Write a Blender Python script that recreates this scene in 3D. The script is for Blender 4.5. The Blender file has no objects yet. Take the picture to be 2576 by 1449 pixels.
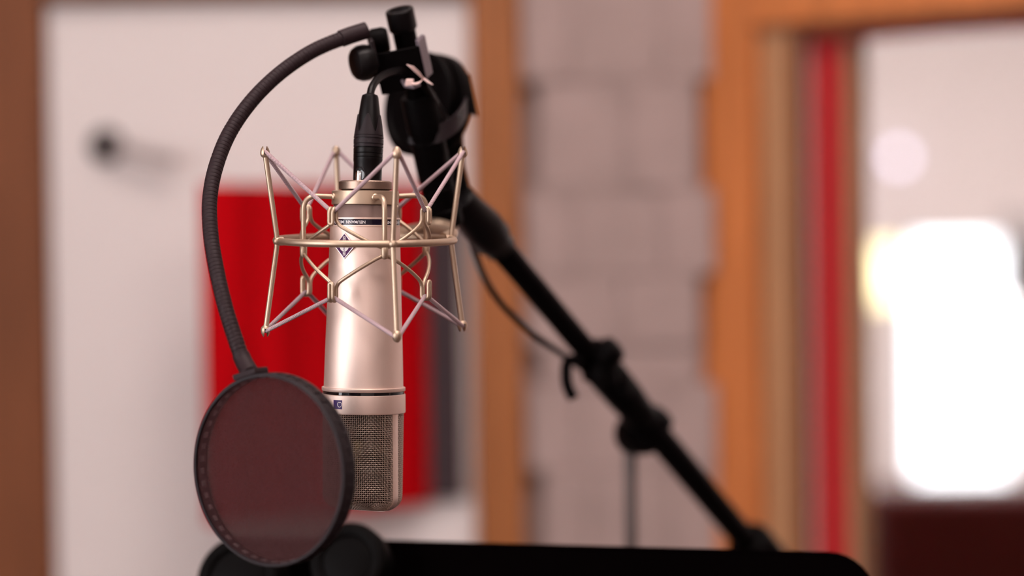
import bpy, bmesh, math, random
from mathutils import Vector as V, Matrix

random.seed(7)
R_ = math.radians
sc = bpy.context.scene
COL = sc.collection

# ------------------------------------------------------------------ camera
FPX = 6082.0                      # 85 mm lens on a 36 mm sensor, 2576 px wide
CAM = V((0, 0, 1.25))
PITCH, ROLL = -0.0211, 0.0138
FWD = V((0, math.cos(PITCH), math.sin(PITCH)))
_r0 = V((1, 0, 0))
_u0 = _r0.cross(FWD)
RIGHT = _r0 * math.cos(ROLL) - _u0 * math.sin(ROLL)
UP = _u0 * math.cos(ROLL) + _r0 * math.sin(ROLL)
cd = bpy.data.cameras.new('camera')
cam = bpy.data.objects.new('camera', cd)
COL.objects.link(cam)
M = Matrix((RIGHT, UP, -FWD)).transposed().to_4x4()
M.translation = CAM
cam.matrix_world = M
cd.sensor_width = 36.0
cd.lens = 85.0
cd.clip_start, cd.clip_end = 0.05, 60
cd.dof.use_dof = True
cd.dof.focus_distance = 1.622
cd.dof.aperture_fstop = 1.8
sc.camera = cam

# ------------------------------------------------------------------ world, light, exposure
w = bpy.data.worlds.new('sky')
sc.world = w
w.use_nodes = True
w.node_tree.nodes['Background'].inputs[0].default_value = (0.93, 0.95, 1.0, 1)
w.node_tree.nodes['Background'].inputs[1].default_value = 6.0
sc.view_settings.view_transform = 'Standard'
sc.view_settings.look = 'None'
sc.view_settings.gamma = 1
sc.view_settings.use_curve_mapping = False
sc.view_settings.exposure = 0.12
sc.cycles.use_denoising = True
sc.cycles.max_bounces = 8
sc.cycles.transparent_max_bounces = 16
sc.cycles.sample_clamp_indirect = 4.0
sc.cycles.caustics_reflective = False
sc.cycles.caustics_refractive = False

def area(name, loc, target, sx, sy, power, color):
    d = bpy.data.lights.new(name, 'AREA')
    d.shape = 'RECTANGLE'; d.size = sx; d.size_y = sy; d.energy = power; d.color = color
    o = bpy.data.objects.new(name, d); COL.objects.link(o)
    o.location = loc
    o.rotation_euler = (V(target) - V(loc)).to_track_quat('-Z', 'Y').to_euler()
    return o
# light added for the microphone highlight; daylight entering the control-room window in the far wall
area('added_booth_light', (-2.02, 0.0, 1.45), (0, 0.0, 1.35), 1.85, 1.65, 21, (1.0, 0.85, 0.80))
area('control_room_daylight', (1.9, 9.15, 1.3), (1.7, 4.0, 1.0), 1.3, 1.3, 210, (1.0, 0.96, 0.95))

# ------------------------------------------------------------------ pixel helpers
def P(px, py, d):
    """world point seen at a pixel, d metres along the optical axis"""
    return CAM + FWD * d + RIGHT * ((px - 1288) / FPX * d) + UP * ((724.5 - py) / FPX * d)
def PY(px, py, Y):
    """world point seen at a pixel on the vertical plane y = Y"""
    q = P(px, py, 1.0) - CAM
    return CAM + q * (Y / q.y)

# ------------------------------------------------------------------ materials
def mat(name, color, rough=0.5, metal=0.0, var=0.0, vscale=20.0, bump=0.0, bscale=200.0, stretch=None,
        emit=None, estr=0.0, spec=None, col2=None):
    m = bpy.data.materials.new(name); m.use_nodes = True
    nt = m.node_tree; b = nt.nodes['Principled BSDF']
    b.inputs['Base Color'].default_value = (*color, 1)
    b.inputs['Roughness'].default_value = rough
    b.inputs['Metallic'].default_value = metal
    if spec is not None: b.inputs['Specular IOR Level'].default_value = spec
    tc = nt.nodes.new('ShaderNodeTexCoord'); mp = nt.nodes.new('ShaderNodeMapping')
    nt.links.new(tc.outputs['Object'], mp.inputs[0])
    if stretch: mp.inputs['Scale'].default_value = stretch
    if var > 0 or col2:
        n = nt.nodes.new('ShaderNodeTexNoise'); n.inputs['Scale'].default_value = vscale
        n.inputs['Detail'].default_value = 4
        nt.links.new(mp.outputs[0], n.inputs['Vector'])
        r = nt.nodes.new('ShaderNodeValToRGB')
        c2 = col2 or tuple(max(0, c * (1 - var)) for c in color)
        r.color_ramp.elements[0].position = .3; r.color_ramp.elements[0].color = (*c2, 1)
        r.color_ramp.elements[1].position = .7; r.color_ramp.elements[1].color = (*color, 1)
        nt.links.new(n.outputs[0], r.inputs[0]); nt.links.new(r.outputs[0], b.inputs['Base Color'])
    if bump > 0:
        n = nt.nodes.new('ShaderNodeTexNoise'); n.inputs['Scale'].default_value = bscale
        nt.links.new(mp.outputs[0], n.inputs['Vector'])
        bp = nt.nodes.new('ShaderNodeBump'); bp.inputs['Strength'].default_value = bump
        bp.inputs['Distance'].default_value = 0.0005
        nt.links.new(n.outputs[0], bp.inputs['Height']); nt.links.new(bp.outputs[0], b.inputs['Normal'])
    if emit:
        b.inputs['Emission Color'].default_value = (*emit, 1); b.inputs['Emission Strength'].default_value = estr
    return m

M_ = {}
M_['champagne'] = mat('satin_champagne_nickel', (0.90, 0.72, 0.64), 0.54, 1.0, bump=0.10, bscale=2500)
M_['mount'] = mat('mount_champagne_enamel', (0.53, 0.40, 0.295), 0.46, 0.9, bump=0.04, bscale=2500)
M_['tail'] = mat('shaded_satin_tail', (0.20, 0.132, 0.115), 0.5, 0.6, bump=0.08, bscale=2500)  # metal in shadow: the shade is put into the base colour
M_['knurl'] = mat('knurled_nickel', (0.38, 0.27, 0.215), 0.42, 1.0)
M_['band'] = mat('violet_black_gloss', (0.010, 0.006, 0.018), 0.2, spec=.35)
M_['glossblack'] = mat('gloss_black', (0.01, 0.008, 0.01), 0.06)
M_['white_print'] = mat('white_print', (0.85, 0.78, 0.78), 0.5)
M_['purple'] = mat('purple_enamel', (0.075, 0.012, 0.085), 0.5, spec=.2)
M_['violet'] = mat('dark_violet_window', (0.040, 0.013, 0.11), 0.3, spec=.25)
M_['badge_frame'] = mat('badge_frame_silver', (0.85, 0.72, 0.72), 0.35, 0.4)
M_['wire'] = mat('grille_wire', (0.66, 0.53, 0.45), 0.36, 1.0)
M_['gold'] = mat('gold_capsule', (0.85, 0.55, 0.16), 0.25, 1.0)
M_['chrome'] = mat('chrome', (0.9, 0.86, 0.85), 0.08, 1.0)
M_['rubber'] = mat('charcoal_rubber', (0.03, 0.021, 0.024), 0.62, spec=.25, bump=0.12, bscale=1500)
M_['blackplastic'] = mat('black_plastic', (0.003, 0.002, 0.0023), 0.38, spec=.16, bump=0.05, bscale=1200)
M_['greyplastic'] = mat('dark_grey_plastic', (0.014, 0.0085, 0.0105), 0.5, spec=.2, bump=0.05, bscale=1200)
M_['blackmetal'] = mat('black_powder_coat', (0.0016, 0.0010, 0.0011), 0.5, spec=.035, bump=0.06, bscale=900)
M_['blackmatte'] = mat('matte_black_sheet', (0.0012, 0.0007, 0.0008), 0.7, spec=.0, bump=0.05, bscale=900)
M_['greymetal'] = mat('grey_lacquered_plate', (0.13, 0.10, 0.115), 0.5, 0.2)
M_['brass'] = mat('brass', (0.6, 0.25, 0.05), 0.35, 1.0)
M_['gooseneck'] = mat('gooseneck_rubber', (0.021, 0.0115, 0.0135), 0.55, spec=.16, bump=0.1, bscale=1500)
M_['hoop'] = mat('hoop_plastic', (0.014, 0.0085, 0.0105), 0.5, spec=.2)
M_['zip'] = mat('pale_zip_tie', (0.78, 0.56, 0.52), 0.5)
M_['stud'] = mat('hoop_stud', (0.11, 0.085, 0.09), 0.5)
M_['polegrey'] = mat('grey_steel', (0.17, 0.13, 0.12), 0.5, 0.1)
M_['pad'] = mat('black_leatherette', (0.002, 0.0015, 0.0015), 0.55, spec=.06, bump=0.2, bscale=500)
M_['paint'] = mat('warm_white_paint', (0.80, 0.735, 0.715), 0.6, var=0.03, vscale=3, bump=0.1, bscale=150)
M_['felt_brown'] = mat('brown_acoustic_felt', (0.13, 0.085, 0.065), 0.9, var=0.1, vscale=30, spec=.1)
M_['ceil'] = mat('white_ceiling', (0.80, 0.76, 0.74), 0.8)
M_['wood'] = mat('oak_veneer', (0.64, 0.205, 0.055), 0.5, spec=.3, var=0.28, vscale=9, stretch=(6, 6, 0.5))
M_['wood_dark'] = mat('walnut_veneer', (0.235, 0.078, 0.028), 0.55, spec=.25, var=0.3, vscale=9, stretch=(6, 6, 0.5))
M_['wood_mid'] = mat('oak_post_veneer', (0.38, 0.135, 0.042), 0.5, spec=.3, var=0.25, vscale=9, stretch=(6, 6, 0.5))
M_['wood_pale'] = mat('pale_oak_jamb', (0.47, 0.235, 0.105), 0.5, var=0.2, vscale=9, stretch=(6, 6, 0.5))
M_['floor'] = mat('floor_carpet', (0.12, 0.07, 0.06), 0.9, var=0.3, vscale=60, bump=0.5, bscale=400)
M_['block'] = mat('grey_stone_block', (0.43, 0.318, 0.295), 0.85, var=0.14, vscale=14, bump=0.6, bscale=60)
M_['red'] = mat('red_felt', (0.54, 0.0008, 0.005), 0.8, spec=.06, var=0.25, vscale=5, stretch=(3, 3, 0.6))
M_['slate'] = mat('slate_felt', (0.052, 0.036, 0.040), 0.8, spec=.1)
M_['red_seal'] = mat('red_paint', (0.42, 0.016, 0.018), 0.5, spec=.2)
M_['handle_grey'] = mat('satin_grey_lever', (0.38, 0.33, 0.32), 0.4, 0.4)
M_['maroon'] = mat('maroon_leather', (0.055, 0.004, 0.005), 0.6, spec=.08, var=0.2, vscale=8)
M_['shade'] = mat('yellow_lamp_shade', (0.85, 0.75, 0.45), 0.7, emit=(1.0, 0.90, 0.50), estr=1.3)
M_['bulb'] = mat('bulb_glow', (0.9, 0.9, 0.95), 0.4, emit=(0.80, 0.74, 1.0), estr=4.0)
M_['lamp'] = mat('fill_diffuser', (0.9, 0.85, 0.82), 0.6, emit=(1.0, 0.85, 0.80), estr=8.9)
M_['fillcold'] = mat('fill_diffuser_control_room', (0.9, 0.85, 0.82), 0.6, emit=(1.0, 0.91, 0.89), estr=33.0)
M_['whitemetal'] = mat('white_metal', (0.75, 0.72, 0.70), 0.4)
M_['speaker'] = mat('grey_speaker', (0.20, 0.19, 0.19), 0.5)

def glassmat():
    m = bpy.data.materials.new('window_glass'); m.use_nodes = True
    nt = m.node_tree; nt.nodes.clear()
    o = nt.nodes.new('ShaderNodeOutputMaterial'); mx = nt.nodes.new('ShaderNodeMixShader')
    t = nt.nodes.new('ShaderNodeBsdfTransparent'); g = nt.nodes.new('ShaderNodeBsdfGlossy')
    t.inputs[0].default_value = (0.97, 0.97, 0.97, 1); g.inputs['Roughness'].default_value = 0.02
    mx.inputs[0].default_value = 0.04
    nt.links.new(t.outputs[0], mx.inputs[1]); nt.links.new(g.outputs[0], mx.inputs[2])
    nt.links.new(mx.outputs[0], o.inputs[0]); return m
M_['glass'] = glassmat()
def gauze(name, color, alpha, rough=0.8, metal=0.0):
    m = bpy.data.materials.new(name); m.use_nodes = True
    nt = m.node_tree; b = nt.nodes['Principled BSDF']; o = nt.nodes['Material Output']
    b.inputs['Base Color'].default_value = (*color, 1); b.inputs['Roughness'].default_value = rough
    b.inputs['Metallic'].default_value = metal; b.inputs['Specular IOR Level'].default_value = .15
    t = nt.nodes.new('ShaderNodeBsdfTransparent'); mx = nt.nodes.new('ShaderNodeMixShader')
    tc = nt.nodes.new('ShaderNodeTexCoord'); n = nt.nodes.new('ShaderNodeTexNoise')
    n.inputs['Scale'].default_value = 900
    mr = nt.nodes.new('ShaderNodeMapRange')
    mr.inputs[3].default_value = alpha - 0.05; mr.inputs[4].default_value = min(1, alpha + 0.05)
    nt.links.new(tc.outputs['Object'], n.inputs['Vector']); nt.links.new(n.outputs[0], mr.inputs[0])
    nt.links.new(mr.outputs[0], mx.inputs[0])
    nt.links.new(t.outputs[0], mx.inputs[1]); nt.links.new(b.outputs[0], mx.inputs[2])
    nt.links.new(mx.outputs[0], o.inputs[0]); return m
M_['nylon'] = gauze('nylon_gauze', (0.055, 0.0185, 0.019), 0.45)
M_['nylon_rear'] = gauze('nylon_gauze_rear', (0.055, 0.0185, 0.019), 0.88)
M_['innergauze'] = gauze('inner_fine_mesh', (0.028, 0.013, 0.010), 0.88, 0.6, 0.3)
def braid(name, color):
    m = mat(name, color, 0.6)
    nt = m.node_tree; b = nt.nodes['Principled BSDF']
    uv = nt.nodes.new('ShaderNodeUVMap')
    sp = nt.nodes.new('ShaderNodeSeparateXYZ'); nt.links.new(uv.outputs[0], sp.inputs[0])
    def wave(sgn):
        a = nt.nodes.new('ShaderNodeMath'); a.operation = 'MULTIPLY'; a.inputs[1].default_value = 6.283 * 6 * sgn
        nt.links.new(sp.outputs[0], a.inputs[0])
        c = nt.nodes.new('ShaderNodeMath'); c.operation = 'MULTIPLY'; c.inputs[1].default_value = 6.283 / 0.0010
        nt.links.new(sp.outputs[1], c.inputs[0])
        d = nt.nodes.new('ShaderNodeMath'); d.operation = 'ADD'
        nt.links.new(a.outputs[0], d.inputs[0]); nt.links.new(c.outputs[0], d.inputs[1])
        s = nt.nodes.new('ShaderNodeMath'); s.operation = 'SINE'; nt.links.new(d.outputs[0], s.inputs[0]); return s
    mx = nt.nodes.new('ShaderNodeMath'); mx.operation = 'MAXIMUM'
    nt.links.new(wave(1).outputs[0], mx.inputs[0]); nt.links.new(wave(-1).outputs[0], mx.inputs[1])
    rp = nt.nodes.new('ShaderNodeValToRGB')
    rp.color_ramp.elements[0].position = 0.15; rp.color_ramp.elements[0].color = (color[0]*.35, color[1]*.3, color[2]*.33, 1)
    rp.color_ramp.elements[1].position = 0.6; rp.color_ramp.elements[1].color = (*color, 1)
    nt.links.new(mx.outputs[0], rp.inputs[0]); nt.links.new(rp.outputs[0], b.inputs['Base Color'])
    bp = nt.nodes.new('ShaderNodeBump'); bp.inputs['Strength'].default_value = .6; bp.inputs['Distance'].default_value = .0004
    nt.links.new(mx.outputs[0], bp.inputs['Height']); nt.links.new(bp.outputs[0], b.inputs['Normal'])
    return m
M_['cord'] = braid('mauve_braided_elastic', (0.66, 0.48, 0.505))

# ------------------------------------------------------------------ mesh builder
class MB:
    def __init__(s): s.v = []; s.f = []; s.uv = {}
    def add(s, vs, fs, uvs=None):
        o = len(s.v); s.v += [V(x) for x in vs]
        for i, f in enumerate(fs):
            if uvs: s.uv[len(s.f)] = uvs[i]
            s.f.append([o + k for k in f])
        return s
    def tube(s, pts, rad, seg=12, closed=False, caps=True):
        pts = [V(p) for p in pts]; n = len(pts)
        rs = rad if isinstance(rad, (list, tuple)) else [rad] * n
        T = []
        for i in range(n):
            a = pts[(i - 1) % n] if closed or i > 0 else pts[i]
            b = pts[(i + 1) % n] if closed or i < n - 1 else pts[i]
            d = b - a
            T.append(d.normalized() if d.length > 1e-12 else (T[-1] if T else V((0, 0, 1))))
        t0 = T[0]; ref = V((0, 0, 1)) if abs(t0.z) < .9 else V((1, 0, 0))
        N = [(ref - t0 * ref.dot(t0)).normalized()]
        for i in range(1, n):
            q = T[i - 1].rotation_difference(T[i]); v = q @ N[-1]
            v = (v - T[i] * v.dot(T[i])).normalized(); N.append(v)
        tw = 0.0
        if closed:
            q = T[-1].rotation_difference(T[0]); v = q @ N[-1]
            b0 = T[0].cross(N[0]); tw = -math.atan2(v.dot(b0), v.dot(N[0]))
        vs, fs, uvs = [], [], []; L = [0]
        for i in range(1, n): L.append(L[-1] + (pts[i] - pts[i - 1]).length)
        if closed: L.append(L[-1] + (pts[0] - pts[-1]).length)
        for i in range(n):
            B = T[i].cross(N[i]); ta = tw * i / n
            for k in range(seg):
                a = 2 * math.pi * k / seg + ta
                vs.append(pts[i] + (N[i] * math.cos(a) + B * math.sin(a)) * rs[i])
        m = n if closed else n - 1
        for i in range(m):
            j = (i + 1) % n
            for k in range(seg):
                k2 = (k + 1) % seg
                fs.append([i * seg + k, i * seg + k2, j * seg + k2, j * seg + k])
                uvs.append([(k / seg, L[i]), ((k + 1) / seg, L[i]), ((k + 1) / seg, L[i + 1]), (k / seg, L[i + 1])])
        if caps and not closed:
            fs.append(list(range(seg))[::-1]); uvs.append([(0, 0)] * seg)
            fs.append([(n - 1) * seg + k for k in range(seg)]); uvs.append([(0, 0)] * seg)
        return s.add(vs, fs, uvs)
    def lathe(s, prof, fr, seg=64, cap0=True, cap1=True, rfun=None):
        """prof: list of (r, z) in frame units"""
        vs, fs = [], []; n = len(prof)
        for i, (r, z) in enumerate(prof):
            for k in range(seg):
                a = 2 * math.pi * k / seg
                rr = rfun(i, k, r) if rfun else r
                vs.append(fr.p(rr * math.sin(a), -rr * math.cos(a), z))
        for i in range(n - 1):
            for k in range(seg):
                k2 = (k + 1) % seg
                fs.append([i * seg + k, i * seg + k2, (i + 1) * seg + k2, (i + 1) * seg + k])
        if cap0: fs.append(list(range(seg)))
        if cap1: fs.append([(n - 1) * seg + k for k in range(seg)])
        return s.add(vs, fs)
    def box(s, c, ax, ay, az):
        """centre and three half-axis vectors"""
        c, ax, ay, az = V(c), V(ax), V(ay), V(az); vs = []
        for i in (-1, 1):
            for j in (-1, 1):
                for k in (-1, 1): vs.append(c + ax * i + ay * j + az * k)
        return s.add(vs, [[0, 1, 3, 2], [4, 6, 7, 5], [0, 4, 5, 1], [2, 3, 7, 6], [0, 2, 6, 4], [1, 5, 7, 3]])
    def abox(s, x0, x1, y0, y1, z0, z1):
        return s.box(((x0 + x1) / 2, (y0 + y1) / 2, (z0 + z1) / 2), ((x1 - x0) / 2, 0, 0), (0, (y1 - y0) / 2, 0), (0, 0, (z1 - z0) / 2))
    def prism(s, poly, d):
        """polygon of world points extruded by vector d"""
        n = len(poly); vs = [V(p) for p in poly] + [V(p) + V(d) for p in poly]
        fs = [list(range(n))[::-1], [n + k for k in range(n)]] + [[k, (k + 1) % n, n + (k + 1) % n, n + k] for k in range(n)]
        return s.add(vs, fs)
    def grid(s, rows):
        n = len(rows); m = len(rows[0]); vs = [p for r in rows for p in r]
        fs = [[i * m + j, i * m + j + 1, (i + 1) * m + j + 1, (i + 1) * m + j] for i in range(n - 1) for j in range(m - 1)]
        return s.add(vs, fs)
    def build(s, name, material, parent=None, base=None, bevel=0.0, smooth=38, stuff=False):
        org = base if base is not None else (parent['_o'] if parent is not None else None)
        org = V(org) if org is not None else V((0, 0, 0))
        me = bpy.data.meshes.new(name)
        me.from_pydata([tuple(p - org) for p in s.v], [], s.f)
        if s.uv:
            ul = me.uv_layers.new(name='UVMap'); li = 0
            for pi, f in enumerate(s.f):
                u = s.uv.get(pi)
                for k in range(len(f)):
                    if u: ul.data[li].uv = u[k]
                    li += 1
        bm = bmesh.new(); bm.from_mesh(me)
        bmesh.ops.recalc_face_normals(bm, faces=bm.faces)
        bm.to_mesh(me); bm.free()
        for p in me.polygons: p.use_smooth = True
        me.set_sharp_from_angle(angle=R_(smooth))
        me.materials.append(M_[material] if isinstance(material, str) else material)
        o = bpy.data.objects.new(name, me); COL.objects.link(o)
        if parent is not None: o.parent = parent
        else: o.location = org
        o['_o'] = tuple(org)
        if bevel:
            b = o.modifiers.new('bevel', 'BEVEL'); b.width = bevel; b.segments = 2; b.limit_method = 'ANGLE'; b.angle_limit = R_(40)
        if stuff: o['kind'] = 'stuff'
        return o

class Fr:
    """local frame, local units in millimetres"""
    def __init__(s, o, x, y, z, unit=0.001):
        s.o, s.x, s.y, s.z, s.u = V(o), V(x).normalized(), V(y).normalized(), V(z).normalized(), unit
    def p(s, x, y, z): return s.o + (s.x * x + s.y * y + s.z * z) * s.u
    def c(s, phi, r, z):
        """cylindrical: phi in degrees, 0 towards the camera, positive to the right"""
        a = R_(phi); return s.p(r * math.sin(a), -r * math.cos(a), z)
    def shifted(s, x, y, z): return Fr(s.p(x, y, z), s.x, s.y, s.z, s.u)
def frame_z(o, z, toward=None, unit=0.001):
    z = V(z).normalized(); t = V(toward) if toward is not None else V((0, -1, 0))
    y = -(t - z * t.dot(z)).normalized()
    x = y.cross(z).normalized()
    return Fr(o, x, y, z, unit)

def thing(name, label, cat, base, group=None):
    o = bpy.data.objects.new(name, None); COL.objects.link(o)
    o.location = base; o['_o'] = tuple(base); o.empty_display_size = .02
    o['label'] = label; o['category'] = cat
    if group: o['group'] = group
    return o
def tag(o, label, cat, group=None):
    o['label'] = label; o['category'] = cat
    if group: o['group'] = group
    return o
def struct(o, label, cat):
    o['kind'] = 'structure'; o['label'] = label; o['category'] = cat; return o

def arcpath(pts, rad, n=6):
    """round the corners of a polyline"""
    out = [V(pts[0])]
    for i in range(1, len(pts) - 1):
        a, b, c = V(pts[i - 1]), V(pts[i]), V(pts[i + 1])
        d1, d2 = (a - b), (c - b); r = min(rad, d1.length * .48, d2.length * .48)
        p0, p2 = b + d1.normalized() * r, b + d2.normalized() * r
        for k in range(n + 1):
            t = k / n; out.append(p0 * (1 - t) ** 2 + b * 2 * t * (1 - t) + p2 * t * t)
    out.append(V(pts[-1])); return out
def catmull(pts, n=10):
    pts = [V(p) for p in pts]; q = [pts[0] * 2 - pts[1]] + pts + [pts[-1] * 2 - pts[-2]]; out = []
    for i in range(1, len(q) - 2):
        p0, p1, p2, p3 = q[i - 1:i + 3]
        for k in range(n):
            t = k / n
            out.append(.5 * ((2 * p1) + (p2 - p0) * t + (2 * p0 - 5 * p1 + 4 * p2 - p3) * t * t + (3 * p1 - p0 - 3 * p2 + p3) * t ** 3))
    out.append(pts[-1]); return out
def resample(pts, step):
    L = [0]
    for i in range(1, len(pts)): L.append(L[-1] + (pts[i] - pts[i - 1]).length)
    n = max(2, int(L[-1] / step)); out = []; j = 0
    for k in range(n + 1):
        d = L[-1] * k / n
        while j < len(L) - 2 and L[j + 1] < d: j += 1
        t = (d - L[j]) / max(1e-9, L[j + 1] - L[j]); out.append(pts[j].lerp(pts[j + 1], min(1, max(0, t))))
    return out, L[-1]
def text_geo(body, bold=0.0, extrude=0.0):
    cu = bpy.data.curves.new('txt', 'FONT'); cu.body = body; cu.size = 1.0; cu.offset = bold; cu.extrude = extrude
    cu.align_x = 'LEFT'; cu.resolution_u = 3
    o = bpy.data.objects.new('txt', cu); COL.objects.link(o)
    dg = bpy.context.evaluated_depsgraph_get(); dg.update()
    me = bpy.data.meshes.new_from_object(o.evaluated_get(dg))
    vs = [tuple(v.co) for v in me.vertices]; fs = [list(p.vertices) for p in me.polygons]
    bpy.data.objects.remove(o); bpy.data.curves.remove(cu); bpy.data.meshes.remove(me)
    x0 = min(v[0] for v in vs); x1 = max(v[0] for v in vs); y0 = min(v[1] for v in vs); y1 = max(v[1] for v in vs)
    return [((v[0] - x0) / (x1 - x0), (v[1] - y0) / (y1 - y0), v[2]) for v in vs], fs

# ================================================================== THE ROOM
YB = 2.95                                       # back wall of the booth
ZC = 2.75
def xb(px): return PY(px, 640, YB).x            # x on the back wall for a pixel column at mid height
def zb(py, px=900, Y=YB): return PY(px, py, Y).z

b = MB().abox(-2.3, 3.6, -2.6, 9.6, -0.1, 0); fl = struct(b.build('floor', 'floor'), 'dark brown carpeted floor of the booth and the room beyond', 'floor')
b = MB().abox(-2.3, 3.6, -2.6, 9.6, ZC, ZC + .1); struct(b.build('ceiling', 'ceil'), 'white painted ceiling', 'ceiling')
xl, xr = -1.95, 2.55
XC = xb(1800)                                   # corner where the angled window wall begins
b = MB().abox(xl, XC + .02, YB, YB + .14, 0, ZC)
struct(b.build('wall_back', 'paint'), 'warm white wall behind the microphone', 'wall')
# left wall with the added window opening
wy0, wy1, wz0, wz1 = -1.0, 1.0, 0.60, 2.35
b = MB()
b.abox(xl - .14, xl, -2.5, wy0, 0, ZC); b.abox(xl - .14, xl, wy1, YB + .14, 0, ZC)
b.abox(xl - .14, xl, wy0, wy1, 0, wz0); b.abox(xl - .14, xl, wy0, wy1, wz1, ZC)
struct(b.build('wall_left', 'wood_dark'), 'walnut panelled left wall of the booth with an added window opening', 'wall')
wn = MB()
for (a, c, d, e) in ((wy0, wy0 + .06, wz0, wz1), (wy1 - .06, wy1, wz0, wz1), (wy0, wy1, wz0, wz0 + .06), (wy0, wy1, wz1 - .06, wz1)):
    wn.abox(xl - .1, xl - .04, a, c, d, e)
wo = struct(wn.build('added_window_1', 'wood_pale'), 'added unseen wooden framed window in the left wall', 'window')  # made-up window, out of view, holds the light for the microphone highlight
MB().abox(xl - .075, xl - .069, wy0 + .06, wy1 - .06, wz0 + .06, wz1 - .06).build('window_pane', 'glass', wo)
b = MB().abox(xl - .14, xr + .14, -2.6, -2.46, 0, ZC)
struct(b.build('wall_front', 'paint'), 'white wall on the camera side of the booth', 'wall')
# angled window wall
ANG = R_(37)
WD = V((math.cos(ANG), -math.sin(ANG), 0)); WN = V((-math.sin(ANG), -math.cos(ANG), 0))   # along, and into the booth
WA = V((XC, YB, 0))
def ws(px, py=640):
    """distance along the angled wall at which a pixel column meets it"""
    q = P(px, py, 1.0) - CAM
    t = (WA - CAM).dot(WN) / q.dot(WN); return (CAM + q * t - WA).dot(WD)
def wzz(px, py):
    q = P(px, py, 1.0) - CAM
    t = (WA - CAM).dot(WN) / q.dot(WN); return (CAM + q * t).z
def wbox(mb, s0, s1, z0, z1, n0, n1):
    c = WA + WD * (s0 + s1) / 2 + WN * (n0 + n1) / 2 + V((0, 0, (z0 + z1) / 2))
    return mb.box(c, WD * (s1 - s0) / 2, WN * (n1 - n0) / 2, V((0, 0, (z1 - z0) / 2)))
s_a, s_b, s_c, s_d = ws(1797), ws(1930), ws(2030), ws(2112)
zt_a, zt_b, zt_c = wzz(2300, -90), wzz(2300, 42), wzz(2300, 84)
SEND = (xr - XC) / WD.x
s_o2 = SEND - .35
b = MB()
wbox(b, 0, s_c, 0, ZC, -.14, 0); wbox(b, s_o2, SEND, 0, ZC, -.14, 0)
wbox(b, s_c, s_o2, zt_b, ZC, -.14, 0); wbox(b, s_c, s_o2, 0, .35, -.14, 0)
struct(b.build('wall_right', 'paint'), 'angled white wall on the right with a wide window opening', 'wall')
yR = (WA + WD * SEND).y
b = MB().abox(xr, xr + .14, -2.5, yR + .1, 0, ZC)
struct(b.build('wall_side', 'felt_brown'), 'brown felt side wall of the booth beside the window wall', 'wall')
# window frame: oak casing, pale jamb, red lining, glass
b = MB(); wbox(b, s_a, s_b, 0.30, zt_a, 0, .028); wbox(b, s_b, s_o2 + .12, zt_b, zt_a, 0, .028); wbox(b, s_o2, s_o2 + .12, .3, zt_b, 0, .028)
wbox(b, s_b, s_o2, .30, .38, 0, .06)
w2 = struct(b.build('window_2', 'wood', bevel=.003), 'oak cased window to the neighbouring room with red lining', 'window')
b = MB(); wbox(b, s_b, s_c - .012, 0.38, zt_b, 0, .010); b.build('window_jamb', 'wood_pale', w2)
b = MB(); wbox(b, s_c - .012, s_c, 0.38, zt_b, 0, .016); wbox(b, s_c, s_o2, zt_b - .012, zt_b, -.10, .016); b.build('window_bead', 'wood_dark', w2)
b = MB(); wbox(b, s_c, s_d, .36, zt_b - .012, -.05, -.015); wbox(b, s_d, s_o2, zt_c, zt_b - .012, -.05, -.015); b.build('red_lining', 'red_seal', w2)
b = MB(); wbox(b, s_d, s_d + .009, .36, zt_c, -.055, -.018); b.build('glazing_bead', 'wood_pale', w2)
b = MB(); wbox(b, s_d + .009, s_o2, .36, zt_c, -.04, -.034); b.build('window_pane', 'glass', w2)
# back wall: walnut panelling on the left, white door, oak post, stacked blocks
x_w, x_p0, x_p1, x_k1 = xb(137), xb(1192), xb(1312), xb(1797)
b = MB().abox(xl, x_w - .001, YB - .04, YB, 0, ZC); struct(b.build('trim_1', 'wood_dark', bevel=.003), 'dark walnut panel at the left edge', 'panelling')
ztop = zb(4, 500)
b = MB().abox(x_w, x_p0, YB - .055, YB, ztop, ztop + .12); struct(b.build('trim_2', 'wood_dark', bevel=.003), 'dark wooden head above the white door', 'trim')
b = MB().abox(x_p0, x_p1, YB - .055, YB, 0, ZC); struct(b.build('trim_3', 'wood_mid', bevel=.003), 'upright oak post between door and stone blocks', 'post')
# door leaf with handle
b = MB().abox(x_w + .002, x_p0 - .002, YB - .03, YB - .001, 0.01, ztop - .003)
dr = struct(b.build('door_1', 'paint', bevel=.002), 'white door leaf with a black handle rose', 'door')
hp = PY(268, 366, YB - .03)
fr = Fr(hp, (1, 0, 0), (0, 0, 1), (0, -1, 0))
b = MB().lathe([(21, 0), (21, 5), (19, 7), (11, 8), (10, 22)], fr, 32); rose = b.build('handle_rose', 'blackplastic', dr)
b = MB().tube(arcpath([fr.p(4, 0, 20), fr.p(18, -3, 30), fr.p(60, -16, 33), fr.p(88, -20, 33)], .01), .007, 10); b.build('lever', 'handle_grey', rose)
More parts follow.
